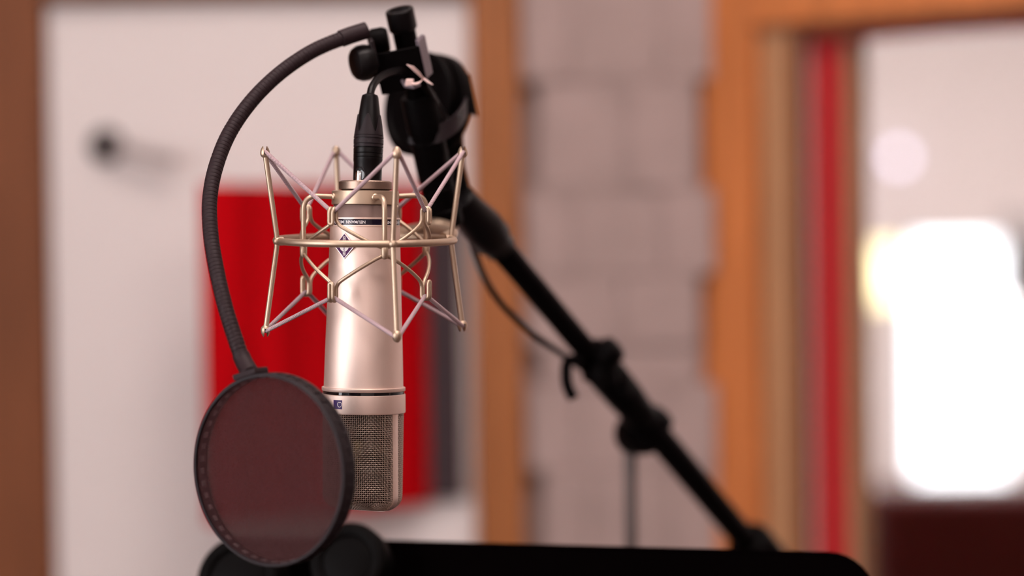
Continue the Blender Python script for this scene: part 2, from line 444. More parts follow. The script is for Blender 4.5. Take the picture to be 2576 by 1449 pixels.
# stacked stone blocks (acoustic diffuser)
b = MB().abox(x_p1, x_k1, YB - .012, YB, 0, ZC)
blk = struct(b.build('wall_diffuser', 'block'), 'strip of stacked grey stone blocks between oak post and window casing', 'wall')
rows = [(-420, -40, 0, 3, 1), (-40, 205, 0, 3, 2), (205, 478, 1, 2, 0), (478, 690, 0, 3, 1), (690, 868, 2, 2, 0), (868, 962, 1, 2, 1), (962, 1175, 0, 3, 1), (1175, 1420, 3, 3, 2), (1420, 1700, 1, 2, 0)]
for k in range(6): rows.append((1700 + 240 * k, 1940 + 240 * k, (0, 2, 3)[k % 3], 3 - k % 2, k % 3))
for k in range(8): rows.append((-660 - 240 * k, -420 - 240 * k, (0, 3, 1)[k % 3], 3 - k % 2, k % 3))
def rowpieces():
    hw = x_k1 - x_p1
    for (y0, y1, gap, n, seed) in rows:
        z1, z0 = min(ZC, zb(y0, 1550)), max(0.0, zb(y1, 1550))
        ga = .022 if gap in (1, 3) else .003; gb = .022 if gap in (1, 2) else .003
        xs = [x_p1 + ga]; tot = hw - ga - gb
        fr_ = {3: (.27, .46, .27), 2: (.55, .45)}[n]
        if seed == 1: fr_ = fr_[::-1]
        for f in fr_: xs.append(xs[-1] + tot * f)
        for i in range(n):
            dpt = .026 + .006 * ((i * 2 + seed) % 3) / 2
            yield xs[i] + .0006, xs[i + 1] - .0006, YB - .012 - dpt, z0 + .0006, z1 - .0006
for (a, c, d, z0, z1) in rowpieces():
    MB().abox(a, c, d, YB - .012, z0, z1).build('block', 'block', blk, bevel=.0015)

# -------- the neighbouring room seen through the window
b = MB()
fx0, fx1, fz0, fz1 = PY(2275, 640, 9.0).x, PY(2555, 640, 9.0).x, PY(2400, 1215, 9.0).z, PY(2400, 590, 9.0).z
b.abox(.3, fx0, 9.0, 9.14, 0, ZC); b.abox(fx1, 3.5, 9.0, 9.14, 0, ZC); b.abox(fx0, fx1, 9.0, 9.14, 0, fz0); b.abox(fx0, fx1, 9.0, 9.14, fz1, ZC)
struct(b.build('wall_far', 'paint'), 'pale far wall of the neighbouring room', 'wall')
wn = MB()
for (a, c, d, e) in ((fx0, fx0 + .03, fz0, fz1), (fx1 - .03, fx1, fz0, fz1), (fx0, fx1, fz0, fz0 + .03), (fx0, fx1, fz1 - .03, fz1)):
    wn.abox(a, c, 8.98, 9.05, d, e)
w3 = struct(wn.build('window_3', 'whitemetal'), 'overexposed bright window in the far room', 'window')
MB().abox(fx0 + .03, fx1 - .03, 9.02, 9.026, fz0 + .03, fz1 - .03).build('window_pane', 'glass', w3)
b = MB().abox(.16, .3, YB + .14, 9.14, 0, ZC); struct(b.build('wall_far_left', 'paint'), 'white wall on the left of the neighbouring room', 'wall')
b = MB().abox(3.4, 3.54, yR, 9.14, 0, ZC); struct(b.build('wall_far_right', 'paint'), 'white wall on the right of the neighbouring room', 'wall')
b = MB().abox(xr + .14, 3.54, yR - .04, yR + .1, 0, ZC); struct(b.build('wall_far_front', 'paint'), 'white return wall beside the window wall', 'wall')

def added_ceiling_lamp(x, y, sx, sy, m, label):  # lamps added out of view to light the booth and the neighbouring room
    t = thing('added_ceiling_lamp', label, 'ceiling lamp', (x, y, ZC), 'added unseen ceiling lamps')
    fr_ = MB()
    for (a, c, d, e) in ((-sx, sx, -sy, -sy + .03), (-sx, sx, sy - .03, sy), (-sx, -sx + .03, -sy, sy), (sx - .03, sx, -sy, sy)):
        fr_.abox(x + a, x + c, y + d, y + e, ZC - .05, ZC)
    fr_.build('fill_frame', 'whitemetal', t)
    MB().abox(x - sx + .03, x + sx - .03, y - sy + .03, y + sy - .03, ZC - .04, ZC - .02).build('fill_diffuser', m, t)
added_ceiling_lamp(0.0, 1.35, .55, .45, 'lamp', 'added unseen ceiling lamp above the microphone')
added_ceiling_lamp(1.15, -0.3, .55, .45, 'lamp', 'added unseen ceiling lamp at the right of the booth')
added_ceiling_lamp(0.15, -1.75, .55, .45, 'lamp', 'added unseen ceiling lamp behind the camera')  # added to brighten the front wall mirrored in the microphone
added_ceiling_lamp(1.5, 6.2, .6, .6, 'fillcold', 'added unseen ceiling lamp in the neighbouring room')  # added to brighten the far room's walls

# ================================================================== MICROPHONE
DM = 1.644
OM = P(918, 604, DM)
YH = V((OM.x, OM.y, 0)).normalized(); XH = V((YH.y, -YH.x, 0)); ZH = V((0, 0, 1))
LEAN = 0.024
mz = (ZH + XH * LEAN).normalized(); mx = (XH - ZH * LEAN).normalized()
FM = Fr(OM, mx, YH, mz)
K = FPX / DM / 1000.0                             # pixels per millimetre at the microphone
def mzp(y): return (604 - y) / K
mic = thing('microphone', 'champagne large-diaphragm studio microphone hanging upside down in its mount', 'microphone', FM.p(0, 0, mzp(1284)))
def lat(prof, name, m, parent=mic, seg=96, **k):
    return MB().lathe([(r, mzp(y)) for (y, r) in prof], FM, seg).build(name, m, parent, **k)
body = lat([(566, 23.6), (567, 23.95), (569.6, 23.95), (570.2, 23.55), (571, 23.55), (571.5, 23.75), (640, 24.2), (720, 24.9), (800, 25.6), (900, 26.5), (971, 27.0), (974, 27.0)], 'body', 'champagne')
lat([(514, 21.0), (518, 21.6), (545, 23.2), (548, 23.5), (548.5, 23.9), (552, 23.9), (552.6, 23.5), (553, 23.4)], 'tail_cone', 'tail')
lat([(547.6, 23.6), (548.2, 23.95), (551.6, 23.95), (552.4, 23.6)], 'tail_lip', 'champagne')
band = lat([(552.4, 23.2), (552.6, 23.75), (566.2, 23.75), (566.4, 23.2)], 'name_band', 'band')
# knurled nut
nk = 100
prof = [(16.6, mzp(455.0)), (17.2, mzp(457))]
rowsk = [(17.2, mzp(458 + i * 18 / 11)) for i in range(12)]
prof = prof + rowsk + [(17.2, mzp(477)), (16.4, mzp(478)), (15.8, mzp(482))]
MB().lathe(prof, FM, nk, rfun=lambda i, k, r: r + (.85 if (2 <= i < 14 and (i + k) % 2) else 0)).build('knurled_nut', 'knurl', mic, smooth=1)
ringp = lat([(972.5, 27.0), (973, 28.0), (974.2, 28.4), (981, 28.4), (982.6, 28.1), (983, 27.4)], 'head_lip', 'champagne')
lat([(982.5, 27.2), (983, 27.75), (990, 27.75), (990.5, 27.2)], 'gloss_line', 'glossblack')
headring = lat([(989.8, 27.4), (990.4, 28.2), (991.4, 28.5), (1034, 28.7), (1037, 28.5), (1038.4, 27.6), (1039, 25.5)], 'head_ring', 'champagne')
# band lettering, upside down because the microphone hangs inverted
def band_text(body_, phi0, phi1, R, zc, h, parent, bold=.02, name='lettering', m='white_print'):
    vs, fs = text_geo(body_, bold)
    pts = []
    for (x, y, z) in vs: pts.append(FM.c(phi0 + (phi1 - phi0) * x, R, zc - (y - .5) * h))
    return MB().add(pts, fs).build(name, m, parent)
zb_ = mzp(559.4)
for (tx, a0, a1) in (('NEUMANN', 0.5, -32.0), ('MICROPHONE', -37, -84), ('NEUMANN', 69, 36), ('MICROPHONE', 120, 76)):
    band_text(tx, a0, a1, 23.86, zb_, 2.15, band, .022 if tx[0] == 'N' else .005)
# diamond badge
phb = -33.5
fa = R_(phb); bn = FM.x * math.sin(fa) - FM.y * math.cos(fa); bt = FM.x * math.cos(fa) + FM.y * math.sin(fa)
FB = Fr(FM.p(0, 0, mzp(619)) + bn * .0236, bt, FM.z, bn)
def diamond(hw, hh, z0, z1): return MB().prism([FB.p(0, hh, z0), FB.p(hw, 0, z0), FB.p(0, -hh, z0), FB.p(-hw, 0, z0)], FB.z * ((z1 - z0) * .001))
badge = diamond(8.2, 8.8, -.6, 1.35).build('badge', 'badge_frame', mic)
diamond(7.5, 8.05, 1.3, 1.42).build('badge_field', 'purple', badge)
MB().lathe([(3.7, 1.4), (3.7, 1.5)], FB, 40).build('badge_disc', 'white_print', badge)
MB().box(FB.p(0, 0, 1.49), FB.x * .0010, FB.y * .0064, FB.z * .00006).build('badge_strip', 'white_print', badge)
MB().box(FB.p(0, 0, 1.49), FB.x * .0058, FB.y * .0010, FB.z * .00006).build('badge_strip', 'white_print', badge)
def badge_text(s, length, h, vertical):
    vs, fs = text_geo(s, .015); pts = []
    for (x, y, z) in vs:
        a, c = (x - .5) * length, (y - .5) * h
        pts.append(FB.p(c, -a, 1.62) if vertical else FB.p(-a, -c, 1.62))
    MB().add(pts, fs).build('badge_lettering', 'purple', badge)
badge_text('NEUMANN', 12.0, 1.35, True); badge_text('BERLIN', 10.6, 1.35, False)
# polar pattern window with cardioid symbol
def patch(phc, yc, wmm, hmm, R, name, m, parent, n=10):
    dphi = math.degrees(wmm / R) / 2
    rows_ = [[FM.c(phc - dphi + 2 * dphi * j / n, R, mzp(yc) + hmm * (i - .5)) for j in range(n + 1)] for i in (0, 1)]
    return MB().grid(rows_).build(name, m, parent)
win = patch(-37.2, 1013, 7.3, 6.0, 28.68, 'pattern_window', 'violet', headring)
cpts = []
for k in range(48):
    a = 2 * math.pi * k / 48; rr = 1.3 * (1 - math.sin(a)); cx, cy = rr * math.cos(a) * 1.0, rr * math.sin(a) * 1.1 + 1.25
    cpts.append(FM.c(-33.9 + math.degrees(cx / 28.7), 28.75, mzp(1013) + cy))
MB().tube(cpts, .00019, 6, closed=True).build('cardioid_symbol', 'white_print', win)

# -- head grille
PH = R_(-32)
GN = FM.x * math.sin(PH) - FM.y * math.cos(PH)      # faces the singer
GT = FM.x * math.cos(PH) + FM.y * math.sin(PH)
Z0g, Z1g = mzp(1037), mzp(1281.5)
FG = Fr(FM.o, GT, GN, FM.z)
RC, WF = 9.0, 3.4                                    # corner radius, half width of the frame
def a_of(z):
    a = 25.2 + 1.0 * (Z0g - z) / (Z0g - Z1g)
    d = z - Z1g
    if d < RC: a = a - RC + math.sqrt(max(0, RC * RC - (RC - d) ** 2))
    return max(a, 0.0)
def b_of(z):
    f = (Z0g - z) / (Z0g - Z1g); bb = 23.2 - 4.5 * f
    d = z - Z1g; rt = 11.0
    if d < rt: bb *= math.sqrt(max(0.0, 1 - ((rt - d) / rt) ** 2.3))
    return bb
def cross(z, side, n=60, inset=0.0):
    a, bb = a_of(z) - inset, b_of(z) - inset; p_ = 2.5; out = []
    for k in range(n + 1):
        th = -math.pi / 2 + math.pi * k / n
        s_, c_ = math.sin(th), math.cos(th)
        t = a * math.copysign(abs(s_) ** (2 / p_), s_); nn = max(bb, 0) * abs(c_) ** (2 / p_)
        out.append(V((t, side * (nn * .98 + WF * .7), z)))
    return out
def even(poly, n):
    L = [0]
    for i in range(1, len(poly)): L.append(L[-1] + (poly[i] - poly[i - 1]).length)
    out = []; j = 0
    for k in range(n + 1):
        d = L[-1] * k / n
        while j < len(L) - 2 and L[j + 1] < d: j += 1
        out.append(poly[j].lerp(poly[j + 1], (d - L[j]) / max(1e-9, L[j + 1] - L[j])))
    return out
# rows spaced evenly along the centre profile
zs = [Z0g + (Z1g + .02 - Z0g) * (i / 400) for i in range(401)]
cl = [0]
for i in range(1, 401): cl.append(cl[-1] + math.hypot(zs[i] - zs[i - 1], b_of(zs[i]) - b_of(zs[i - 1])))
PITCH_W = 1.38
NR = int(cl[-1] / PITCH_W); NC = 56
def z_at(d):
    lo = 0
    for i in range(400):
        if cl[i + 1] >= d: lo = i; break
    else: lo = 399
    t = (d - cl[lo]) / max(1e-9, cl[lo + 1] - cl[lo]); return zs[lo] + (zs[lo + 1] - zs[lo]) * t
def grille(side, name):
    sub = 2
    G = []
    for i in range(NR * sub + 1):
        z = z_at(cl[-1] * i / (NR * sub)); G.append(even(cross(z, side), NC * sub))
    H, W_ = len(G), len(G[0])
    def nrm(i, j):
        du = G[i][min(W_ - 1, j + 1)] - G[i][max(0, j - 1)]; dv = G[min(H - 1, i + 1)][j] - G[max(0, i - 1)][j]
        n_ = du.cross(dv)
        if n_.length < 1e-9: return V((0, side, 0))
        n_.normalize()
        c = V((G[i][j].x, G[i][j].y, 0)); return n_ if n_.dot(c) >= 0 else -n_
    Nn = [[nrm(i, j) for j in range(W_)] for i in range(H)]
    mb = MB(); amp = .20; rw = .00023
    for c in range(1, NC):
        j = c * sub
        pts = []
        for i in range(0, H):
            ph = math.cos(math.pi * (i / sub + c)) if i % sub == 0 else 0
            q = G[i][j] + Nn[i][j] * amp * ph; pts.append(FG.p(q.x, q.y, q.z))
        mb.tube(pts, rw, 4, caps=False)
    for r in range(1, NR):
        i = r * sub
        pts = []
        for j in range(0, W_):
            ph = -math.cos(math.pi * (r + j / sub)) if j % sub == 0 else 0
            q = G[i][j] + Nn[i][j] * amp * ph; pts.append(FG.p(q.x, q.y, q.z))
        mb.tube(pts, rw, 4, caps=False)
    o = mb.build(name, 'wire', mic, stuff=True, smooth=180)
    inner = MB().grid([[FG.p(q.x, q.y, q.z) for q in [p - n_ * .75 for p, n_ in zip(G[i][::4], Nn[i][::4])]] for i in range(0, H, 4)])
    inner.build('inner_mesh', 'innergauze', mic)
    return o
grille(1, 'front_grille'); grille(-1, 'rear_grille')
fp = []
for k in range(0, 41): z = Z0g + (Z1g + RC - Z0g) * k / 40; fp.append((a_of(z), z))
a_c = a_of(Z1g + RC) - RC
for k in range(1, 13):
    t = R_(90 * k / 12); fp.append((a_c + RC * math.cos(t), Z1g + RC - RC * math.sin(t)))
loop = fp + [(-a, z) for (a, z) in fp[::-1]]
outer, innr = [], []
for i, (a, z) in enumerate(loop):
    p0 = loop[max(0, i - 1)]; p1 = loop[min(len(loop) - 1, i + 1)]
    d = V((p1[0] - p0[0], p1[1] - p0[1])).normalized(); nn = V((-d.y, d.x))
    if nn.x * a + nn.y * (z - Z0g) < 0: nn = -nn
    outer.append((a + nn.x * .55, z + nn.y * .55)); innr.append((a - nn.x * 1.6, z - nn.y * 1.6))
mb = MB(); vs, fs = [], []
for (o_, i_) in zip(outer, innr):
    vs += [FG.p(o_[0], -WF + .35, o_[1]), FG.p(o_[0], WF - .35, o_[1]), FG.p(o_[0] - .25 * (1 if o_[0] > 0 else -1), WF, o_[1]), FG.p(i_[0], WF, i_[1]), FG.p(i_[0], -WF, i_[1]), FG.p(o_[0] - .25 * (1 if o_[0] > 0 else -1), -WF, o_[1])]
for i in range(len(loop) - 1):
    for k in range(6): fs.append([i * 6 + k, i * 6 + (k + 1) % 6, (i + 1) * 6 + (k + 1) % 6, (i + 1) * 6 + k])
mb.add(vs, fs).build('grille_frame', 'champagne', mic)
zc_ = mzp(1165)
FC = Fr(FG.p(0, 0, zc_), FG.x, FG.z, FG.y)
cap = MB().lathe([(17, -8), (17, 8), (15.5, 9)], FC, 48).build('capsule', 'gold', mic)
MB().lathe([(9, mzp(1039)), (7, mzp(1060)), (4, mzp(1110))], FM, 24).build('capsule_saddle', 'blackplastic', mic)

# ================================================================== SHOCK MOUNT
TILT = 0.042
bzv = (ZH + XH * 0.0145 - YH * TILT).normalized()
bx_ = (XH - bzv * XH.dot(bzv)).normalized(); by_ = bzv.cross(bx_)
FS = Fr(P(919, 604, DM), bx_, by_, bzv)
mount = thing('shock_mount', 'champagne wire shock mount with mauve elastics around the microphone', 'shock mount', FS.p(0, 0, -64))
PHI0 = 17.0
RR = 60.3
ring = MB().tube([FS.c(a, RR, 0) for a in range(0, 360, 4)], .0024, 16, closed=True).build('ring', 'mount', mount)
def bisect(mb_v, planes): pass
def egg(fr, up, name, parent):
    """cord fork: an egg split by a tangential slot that opens away from the ring (up = +1 / -1)"""
    bm = bmesh.new()
    rings = []; n = 20; prof = []
    for k in range(15):
        t = math.pi * k / 14
        z = -math.cos(t); r = math.sin(t)
        prof.append((3.15 * r * (1.0 - .22 * z), 4.4 * z))
    def shell(cuts):
        bb = bmesh.new(); rows_ = []
        for (r, z) in prof:
            rows_.append([bb.verts.new((max(r, .001) * math.cos(2 * math.pi * q / n), max(r, .001) * math.sin(2 * math.pi * q / n), z)) for q in range(n)])
        for i in range(len(prof) - 1):
            for q in range(n): bb.faces.new([rows_[i][q], rows_[i][(q + 1) % n], rows_[i + 1][(q + 1) % n], rows_[i + 1][q]])
        bb.faces.new(rows_[0]); bb.faces.new(rows_[-1])
        for co, no in cuts:
            g = list(bb.verts) + list(bb.edges) + list(bb.faces)
            res = bmesh.ops.bisect_plane(bb, geom=g, plane_co=co, plane_no=no, clear_outer=True)
            e = [x for x in res['geom_cut'] if isinstance(x, bmesh.types.BMEdge)]
            if e: bmesh.ops.holes_fill(bb, edges=e)
        bb.verts.ensure_lookup_table(); bb.verts.index_update()
        vs_ = [v.co.copy() for v in bb.verts]; fs_ = [[v.index for v in f.verts] for f in bb.faces]
        bb.free(); return vs_, fs_
    mb = MB()
    for cuts in ([((0, 0, -1.9), (0, 0, 1))], [((0, 0, -1.9), (0, 0, -1)), ((1.35, 0, 0), (-1, 0, 0))], [((0, 0, -1.9), (0, 0, -1)), ((-1.35, 0, 0), (1, 0, 0))]):
        vs_, fs_ = shell(cuts); mb.add([fr.p(v.x, v.y, v.z * up) for v in vs_], fs_)
    return mb.build(name, 'mount', parent)
RT, ZT, ZBm = 70.0, 60.0, -60.5
for k in range(4):
    ph = PHI0 + 90 * k
    post = MB().tube(arcpath([FS.c(ph, RT - .3, ZT - 2.5), FS.c(ph, RR + 1.2, 0), FS.c(ph, RT - .3, ZBm + 2.5)], .006, 5), .0018, 14).build('post', 'mount', mount)
    a = R_(ph); rad = FS.x * math.sin(a) - FS.y * math.cos(a); tan = FS.x * math.cos(a) + FS.y * math.sin(a)
    egg(Fr(FS.c(ph, RT, ZT), rad, tan, FS.z), 1, 'cord_fork', post)
    egg(Fr(FS.c(ph, RT, ZBm), rad, tan, FS.z), -1, 'cord_fork', post)
    FJ = Fr(FS.c(ph, RR, 0), tan, FS.z, rad)
    MB().lathe([(3.0, -2.6), (3.0, 1.6), (2.7, 2.8), (1.9, 3.7), (.8, 4.2)], FJ, 20).build('ring_joint', 'mount', post)
    # arm from the collar
    arm = MB().tube(arcpath([FS.c(ph, 22.0, 29.6), FS.c(ph, 43.5, 30.6), FS.c(ph, 43.5, -5)], .0105, 9), .0018, 14).build('arm', 'mount', mount)
    FN = Fr(FS.c(ph, 43.5, -6.5), tan, rad, FS.z)
    MB().lathe([(.6, -4.6), (1.9, -4.0), (2.5, -2.6), (2.6, 2.5), (1.8, 4.0)], FN, 20).build('arm_socket', 'mount', arm)
    FA_ = Fr(FS.c(ph, 22.6, 29.6), tan, FS.z, rad)
    MB().lathe([(2.5, -.5), (2.5, .5), (1.9, 1.2)], FA_, 20).build('arm_washer', 'mount', arm)
def hook(phh, up):
    RI = 43.5; d = 1.75
    def q(dp, r, z): return (phh + dp, r, z)
    if up > 0: zn, zbse, ztop_, zend = -3.5, 11.0, 22.6, 13.5
    else: zn, zbse, ztop_, zend = -8.5, -25.5, -38.6, -28.0
    side = []
    s = 1 if up > 0 else -1
    for k in range(8):
        t = k / 7; side.append(q(-44 + (44 - 6) * t, RI, zn + (zbse - zn) * (t ** 1.15)))
    side += [q(-3.2, RI, zbse + s * 2.2), q(-d, RI, zbse + s * 5), q(-d, RI, ztop_ - s * 2.2)]
    for k in range(1, 8):
        a = math.pi * k / 8
        side.append(q(-d, RI + 2.5 - 2.5 * math.cos(a), ztop_ - s * 2.2 + s * 2.4 * math.sin(a)))
    side += [q(-d * .92, RI + 5, ztop_ - s * 2.2), q(-d * .92, RI + 5, zend)]
    ub = [q(-d * .92 * math.cos(math.pi * k / 6), RI + 5, zend - s * 1.4 * math.sin(math.pi * k / 6)) for k in range(1, 6)]
    path = side + ub + [(2 * phh - a, r, z) for (a, r, z) in side[::-1]]
    pts = [FS.c(*p) for p in path]
    pts, _ = resample(catmull(pts, 3), .0012)
    MB().tube(pts, .00128, 10).build('cord_hook', 'mount', mount)
for k in range(4):
    hook(PHI0 + 45 + 90 * k, 1); hook(PHI0 + 45 + 90 * k, -1)
MB().lathe([(18.5, mzp(482.5)), (21.8, mzp(480.5)), (22.8, mzp(481.8)), (22.8, mzp(514)), (22.4, mzp(515.4)), (18.5, mzp(515.4))], FM, 96, cap0=False, cap1=False).build('collar', 'mount', mount)
def cord(zball, zhook, name):
    pts = []
    for k in range(4):
        ph = PHI0 + 90 * k
        pts.append(FS.c(ph - 1.2, RT - .1, zball)); pts.append(FS.c(ph + 1.2, RT - .1, zball))
        pts.append(FS.c(ph + 45 - 1.8, 46.0, zhook)); pts.append(FS.c(ph + 45 + 1.8, 46.0, zhook))
    n = len(pts); out = []
    for i in range(n):
        a, c = pts[i], pts[(i + 1) % n]; m_ = max(2, int((c - a).length / .002))
        for k in range(m_): out.append(a.lerp(c, k / m_))
    MB().tube(out, .00145, 10, closed=True).build(name, 'cord', mount)
cord(ZT - .3, 21.0, 'elastic_cord'); cord(ZBm + .3, -36.8, 'elastic_cord')
# swivel bracket reaching back to the stand
pa, pb_ = FS.c(128, RR, 0), P(1118, 578, 1.765)
MB().tube(arcpath([FS.c(118, RR + 1, 0), FS.c(122, RR + 12, 3), pb_ + V((-.012, 0, .002)), FS.c(160, RR + 14, 3), FS.c(165, RR + 1, 0)], .012, 6), .0042, 12).build('swivel_yoke', 'mount', mount)
FSW = frame_z(P(1075, 590, 1.75), P(1160, 552, 1.772) - P(1075, 590, 1.75))
MB().lathe([(6, 0), (9, 1), (9.5, 6), (9.5, 18), (8, 20), (8, 24)], FSW, 32).build('swivel_barrel', 'mount', mount)

# ================================================================== CABLE WITH CONNECTOR
c0 = P(924, 456, DM); c1 = P(931, 236, DM + .004)
FX = frame_z(c0, c1 - c0, toward=-YH)
cable = thing('microphone_cable', 'black cable with black connector plugged into the microphone top', 'cable', c0)
def xz(y): return (456 - y) / K
MB().lathe([(r, xz(y)) for (y, r) in [(457, 9.2), (456, 9.7), (408, 9.7), (406.5, 9.9), (398, 9.95), (397, 9.6), (396, 9.95), (388, 10.0), (387, 9.6), (386, 10.0), (374, 10.1), (372.5, 9.4), (371, 9.4)]], FX, 64).build('connector_shell', 'blackplastic', cable)
cr = MB().lathe([(r, xz(y)) for (y, r) in [(371.5, 9.0), (371, 10.1), (365.5, 10.15), (365, 9.6), (363, 9.6), (362.5, 10.2), (351, 10.2), (350.5, 9.6), (348.5, 9.6), (348, 10.2), (343, 10.1), (342.4, 9.7), (341.5, 9.7), (341, 10.0), (338, 9.9)]], FX, 64).build('connector_ring', 'greyplastic', cable)
vs, fs = text_geo('NEUTRIK', .01)
def bt_(x, y):
    a = R_(-38 + 52 * x); return FX.p(10.26 * math.sin(a), -10.26 * math.cos(a), xz(357) + (y - .5) * 1.9)
MB().add([bt_(x, y) for (x, y, z) in vs], fs).build('lettering', 'rubber', cr)
MB().lathe([(r, xz(y)) for (y, r) in [(340, 9.2), (300, 7.9), (288, 7.45), (243, 5.75), (238, 5.2), (235.5, 3.6), (234, 2.9)]], FX, 48).build('boot', 'blackplastic', cable)
mb = MB(); n = 120; rows_ = [[], []]
for k in range(n + 1):
    a = 2 * math.pi * k / n
    tooth = (0.5 + 0.5 * math.cos(5 * (a - R_(-8)))) ** .8
    ytop = 334 - 46 * tooth
    for (row, y) in ((0, 340), (1, ytop)):
        rr = 10.0 - (340 - y) * (10.0 - 8.15) / 52
        rows_[row].append((rr, a, y))
grid_ = []
for j in range(7):
    line = []
    for k in range(n + 1):
        y = rows_[0][k][2] + (rows_[1][k][2] - rows_[0][k][2]) * j / 6; rr = 10.0 - (340 - y) * (10.0 - 8.15) / 52; a = rows_[0][k][1]
        line.append(FX.p(rr * math.sin(a), -rr * math.cos(a), xz(y)))
    grid_.append(line)
line = []
for k in range(n + 1):
    y = rows_[1][k][2] - 1; rr = 7.4; a = rows_[0][k][1]; line.append(FX.p(rr * math.sin(a), -rr * math.cos(a), xz(y)))
grid_.append(line)
mb.grid(grid_).build('boot_sleeve', 'greyplastic', cable)
# latch in its oval slot
la = R_(-34); ln = FX.x * math.sin(la) - FX.y * math.cos(la); lt = FX.x * math.cos(la) + FX.y * math.sin(la)
FL = Fr(FX.p(0, 0, xz(443)) + ln * .0095, lt, FX.z, ln)
mb = MB(); pts = []
for k in range(28):
    a = 2 * math.pi * k / 28; pts.append(FL.p(4.0 * math.cos(a), 5.6 * math.sin(a) - .5, .1 + (-.85 * (math.cos(a)) ** 2)))
mb.tube(pts, .0005, 6, closed=True); slot = mb.build('latch_slot', 'glossblack', cable)
MB().lathe([(3.9, -1.2), (3.6, 0.15), (1.0, .2)], Fr(FL.p(.3, 0, -.1), FL.x, FL.z, FL.y, .001) if False else Fr(FL.p(.4, -.4, 0), FL.x, FL.y, FL.z), 28).build('latch_recess', 'glossblack', slot)
mb = MB(); rws = []
for i in range(9):
    t = -1 + 2 * i / 8; line = []
    for j in range(9):
        s_ = -1 + 2 * j / 8
        hgt = .55 + 1.0 * math.sqrt(max(0, 1 - min(1, s_ * s_ * .9 + t * t * .5)))
        line.append(FL.p(-.7 + 2.1 * s_, -1.6 + 4.0 * t * (1 - .15 * s_ * s_), hgt))
    rws.append(line)
mb.grid(rws).build('latch', 'chrome', cable)
cp = [c1 - (c1 - c0).normalized() * .004, P(934, 225, 1.652), P(947, 203, 1.662), P(972, 186, 1.678), P(1006, 178, 1.694), P(1036, 187, 1.705), P(1060, 203, 1.714), P(1080, 232, 1.724), P(1104, 272, 1.745), P(1138, 335, 1.79),
      P(1160, 430, 1.83), P(1172, 540, 1.85), P(1196, 640, 1.86), P(1226, 712, 1.862), P(1270, 774, 1.868), P(1338, 838, 1.885), P(1420, 896, 1.925), P(1500, 960, 1.955), P(1570, 1050, 2.0), P(1588, 1130, 2.035), P(1585, 1300, 2.043), P(1587, 1449, 2.043)]
cp += [V((cp[-1].x, cp[-1].y, .30)), V((cp[-1].x + .02, cp[-1].y + .04, .012)), V((cp[-1].x + .3, cp[-1].y + .2, .006))]
MB().tube(resample(catmull(cp, 10), .004)[0], .0027, 12).build('cable_lead', 'blackplastic', cable)

# zip tie holding the cable to the upright
zt = thing('zip_tie', 'pale cable tie with pointed tails around the microphone cable', 'cable tie', P(1040, 208, 1.703))
hd = P(1030, 208, 1.690)
MB().box(hd, RIGHT * .0028, UP * .0026 + RIGHT * .0004, FWD * .002).build('tie_head', 'zip', zt, bevel=.0008)
def ribbon(pts, wv, th, name, m, parent):
    mb = MB(); vs, fs = [], []; n = len(pts)
    for i, p in enumerate(pts):
        wv_i = wv[i] if isinstance(wv, list) else wv
        d = (pts[min(n - 1, i + 1)] - pts[max(0, i - 1)]).normalized(); tn = d.cross(wv_i.normalized()) * th
        vs += [p - wv_i + tn, p + wv_i + tn, p + wv_i - tn, p - wv_i - tn]
    for i in range(n - 1):
        for k in range(4): fs.append([i * 4 + k, i * 4 + (k + 1) % 4, (i + 1) * 4 + (k + 1) % 4, (i + 1) * 4 + k])
    fs += [[0, 1, 2, 3], [4 * n - 4, 4 * n - 3, 4 * n - 2, 4 * n - 1]]
    return mb.add(vs, fs).build(name, m, parent)
ribbon(catmull([hd, P(1044, 211, 1.687), P(1056, 207, 1.688), P(1064, 198, 1.693)], 5), (FWD * .5 + UP * .5) * .0014, .0004, 'tie_loop', 'zip', zt)
ribbon([P(1023, 162, 1.682), P(1038, 170, 1.683), P(1052, 183, 1.687), P(1065, 198, 1.692)], [(UP * .6 + RIGHT * .5) * w_ for w_ in (.0003, .0017, .0017, .0007)], .0004, 'tie_tail', 'zip', zt)
ribbon([P(1064, 196, 1.692), P(1076, 205, 1.692), P(1089, 213, 1.691)], [(UP * .7 + RIGHT * .3) * w_ for w_ in (.0010, .0011, .0004)], .0004, 'tie_tail', 'zip', zt)
MB().tube([P(1012, 203, 1.698), P(1020, 217, 1.690), P(1040, 220, 1.688), P(1056, 214, 1.692)], .0013, 8).build('tie_band', 'greymetal', zt)

# ================================================================== MICROPHONE STAND
PBASE = P(1584, 1125, 2.03)
stand = thing('microphone_stand', 'black boom microphone stand with grey upright tube running diagonally behind the microphone', 'microphone stand', (PBASE.x, PBASE.y, 0))
ub, ut = P(1122, 568, 1.768), P(1004, 24, 1.712)
FU = frame_z(ub, ut - ub); LU = (ut - ub).length * 1000
upr = MB().lathe([(8.2, 0), (8.3, LU - 26), (8.4, LU - 10)], FU, 32).build('upright_bar', 'blackmetal', stand)
MB().lathe([(8.6, LU - 15.6), (9.9, LU - 14.6), (10.2, LU - 13.5), (10.2, LU - 1), (9.4, LU), (7.6, LU), (7.4, LU - 1.5), (4, LU - 2), (3.4, LU - 5), (.5, LU - 5)], FU, 40, cap0=False).build('end_cap', 'blackplastic', upr)
MB().lathe([(12, 0), (13.5, 2), (13.5, 14), (12.4, 15), (12.4, 30), (11.5, 31), (11.5, 36), (12.6, 37), (12.6, 66), (11.8, 67), (11.8, 72), (12.6, 73), (12.6, 99), (12.0, 100.5), (9, 100.5)], FU, 40, cap0=True, cap1=False).build('bar_sleeve', 'blackmetal', upr)
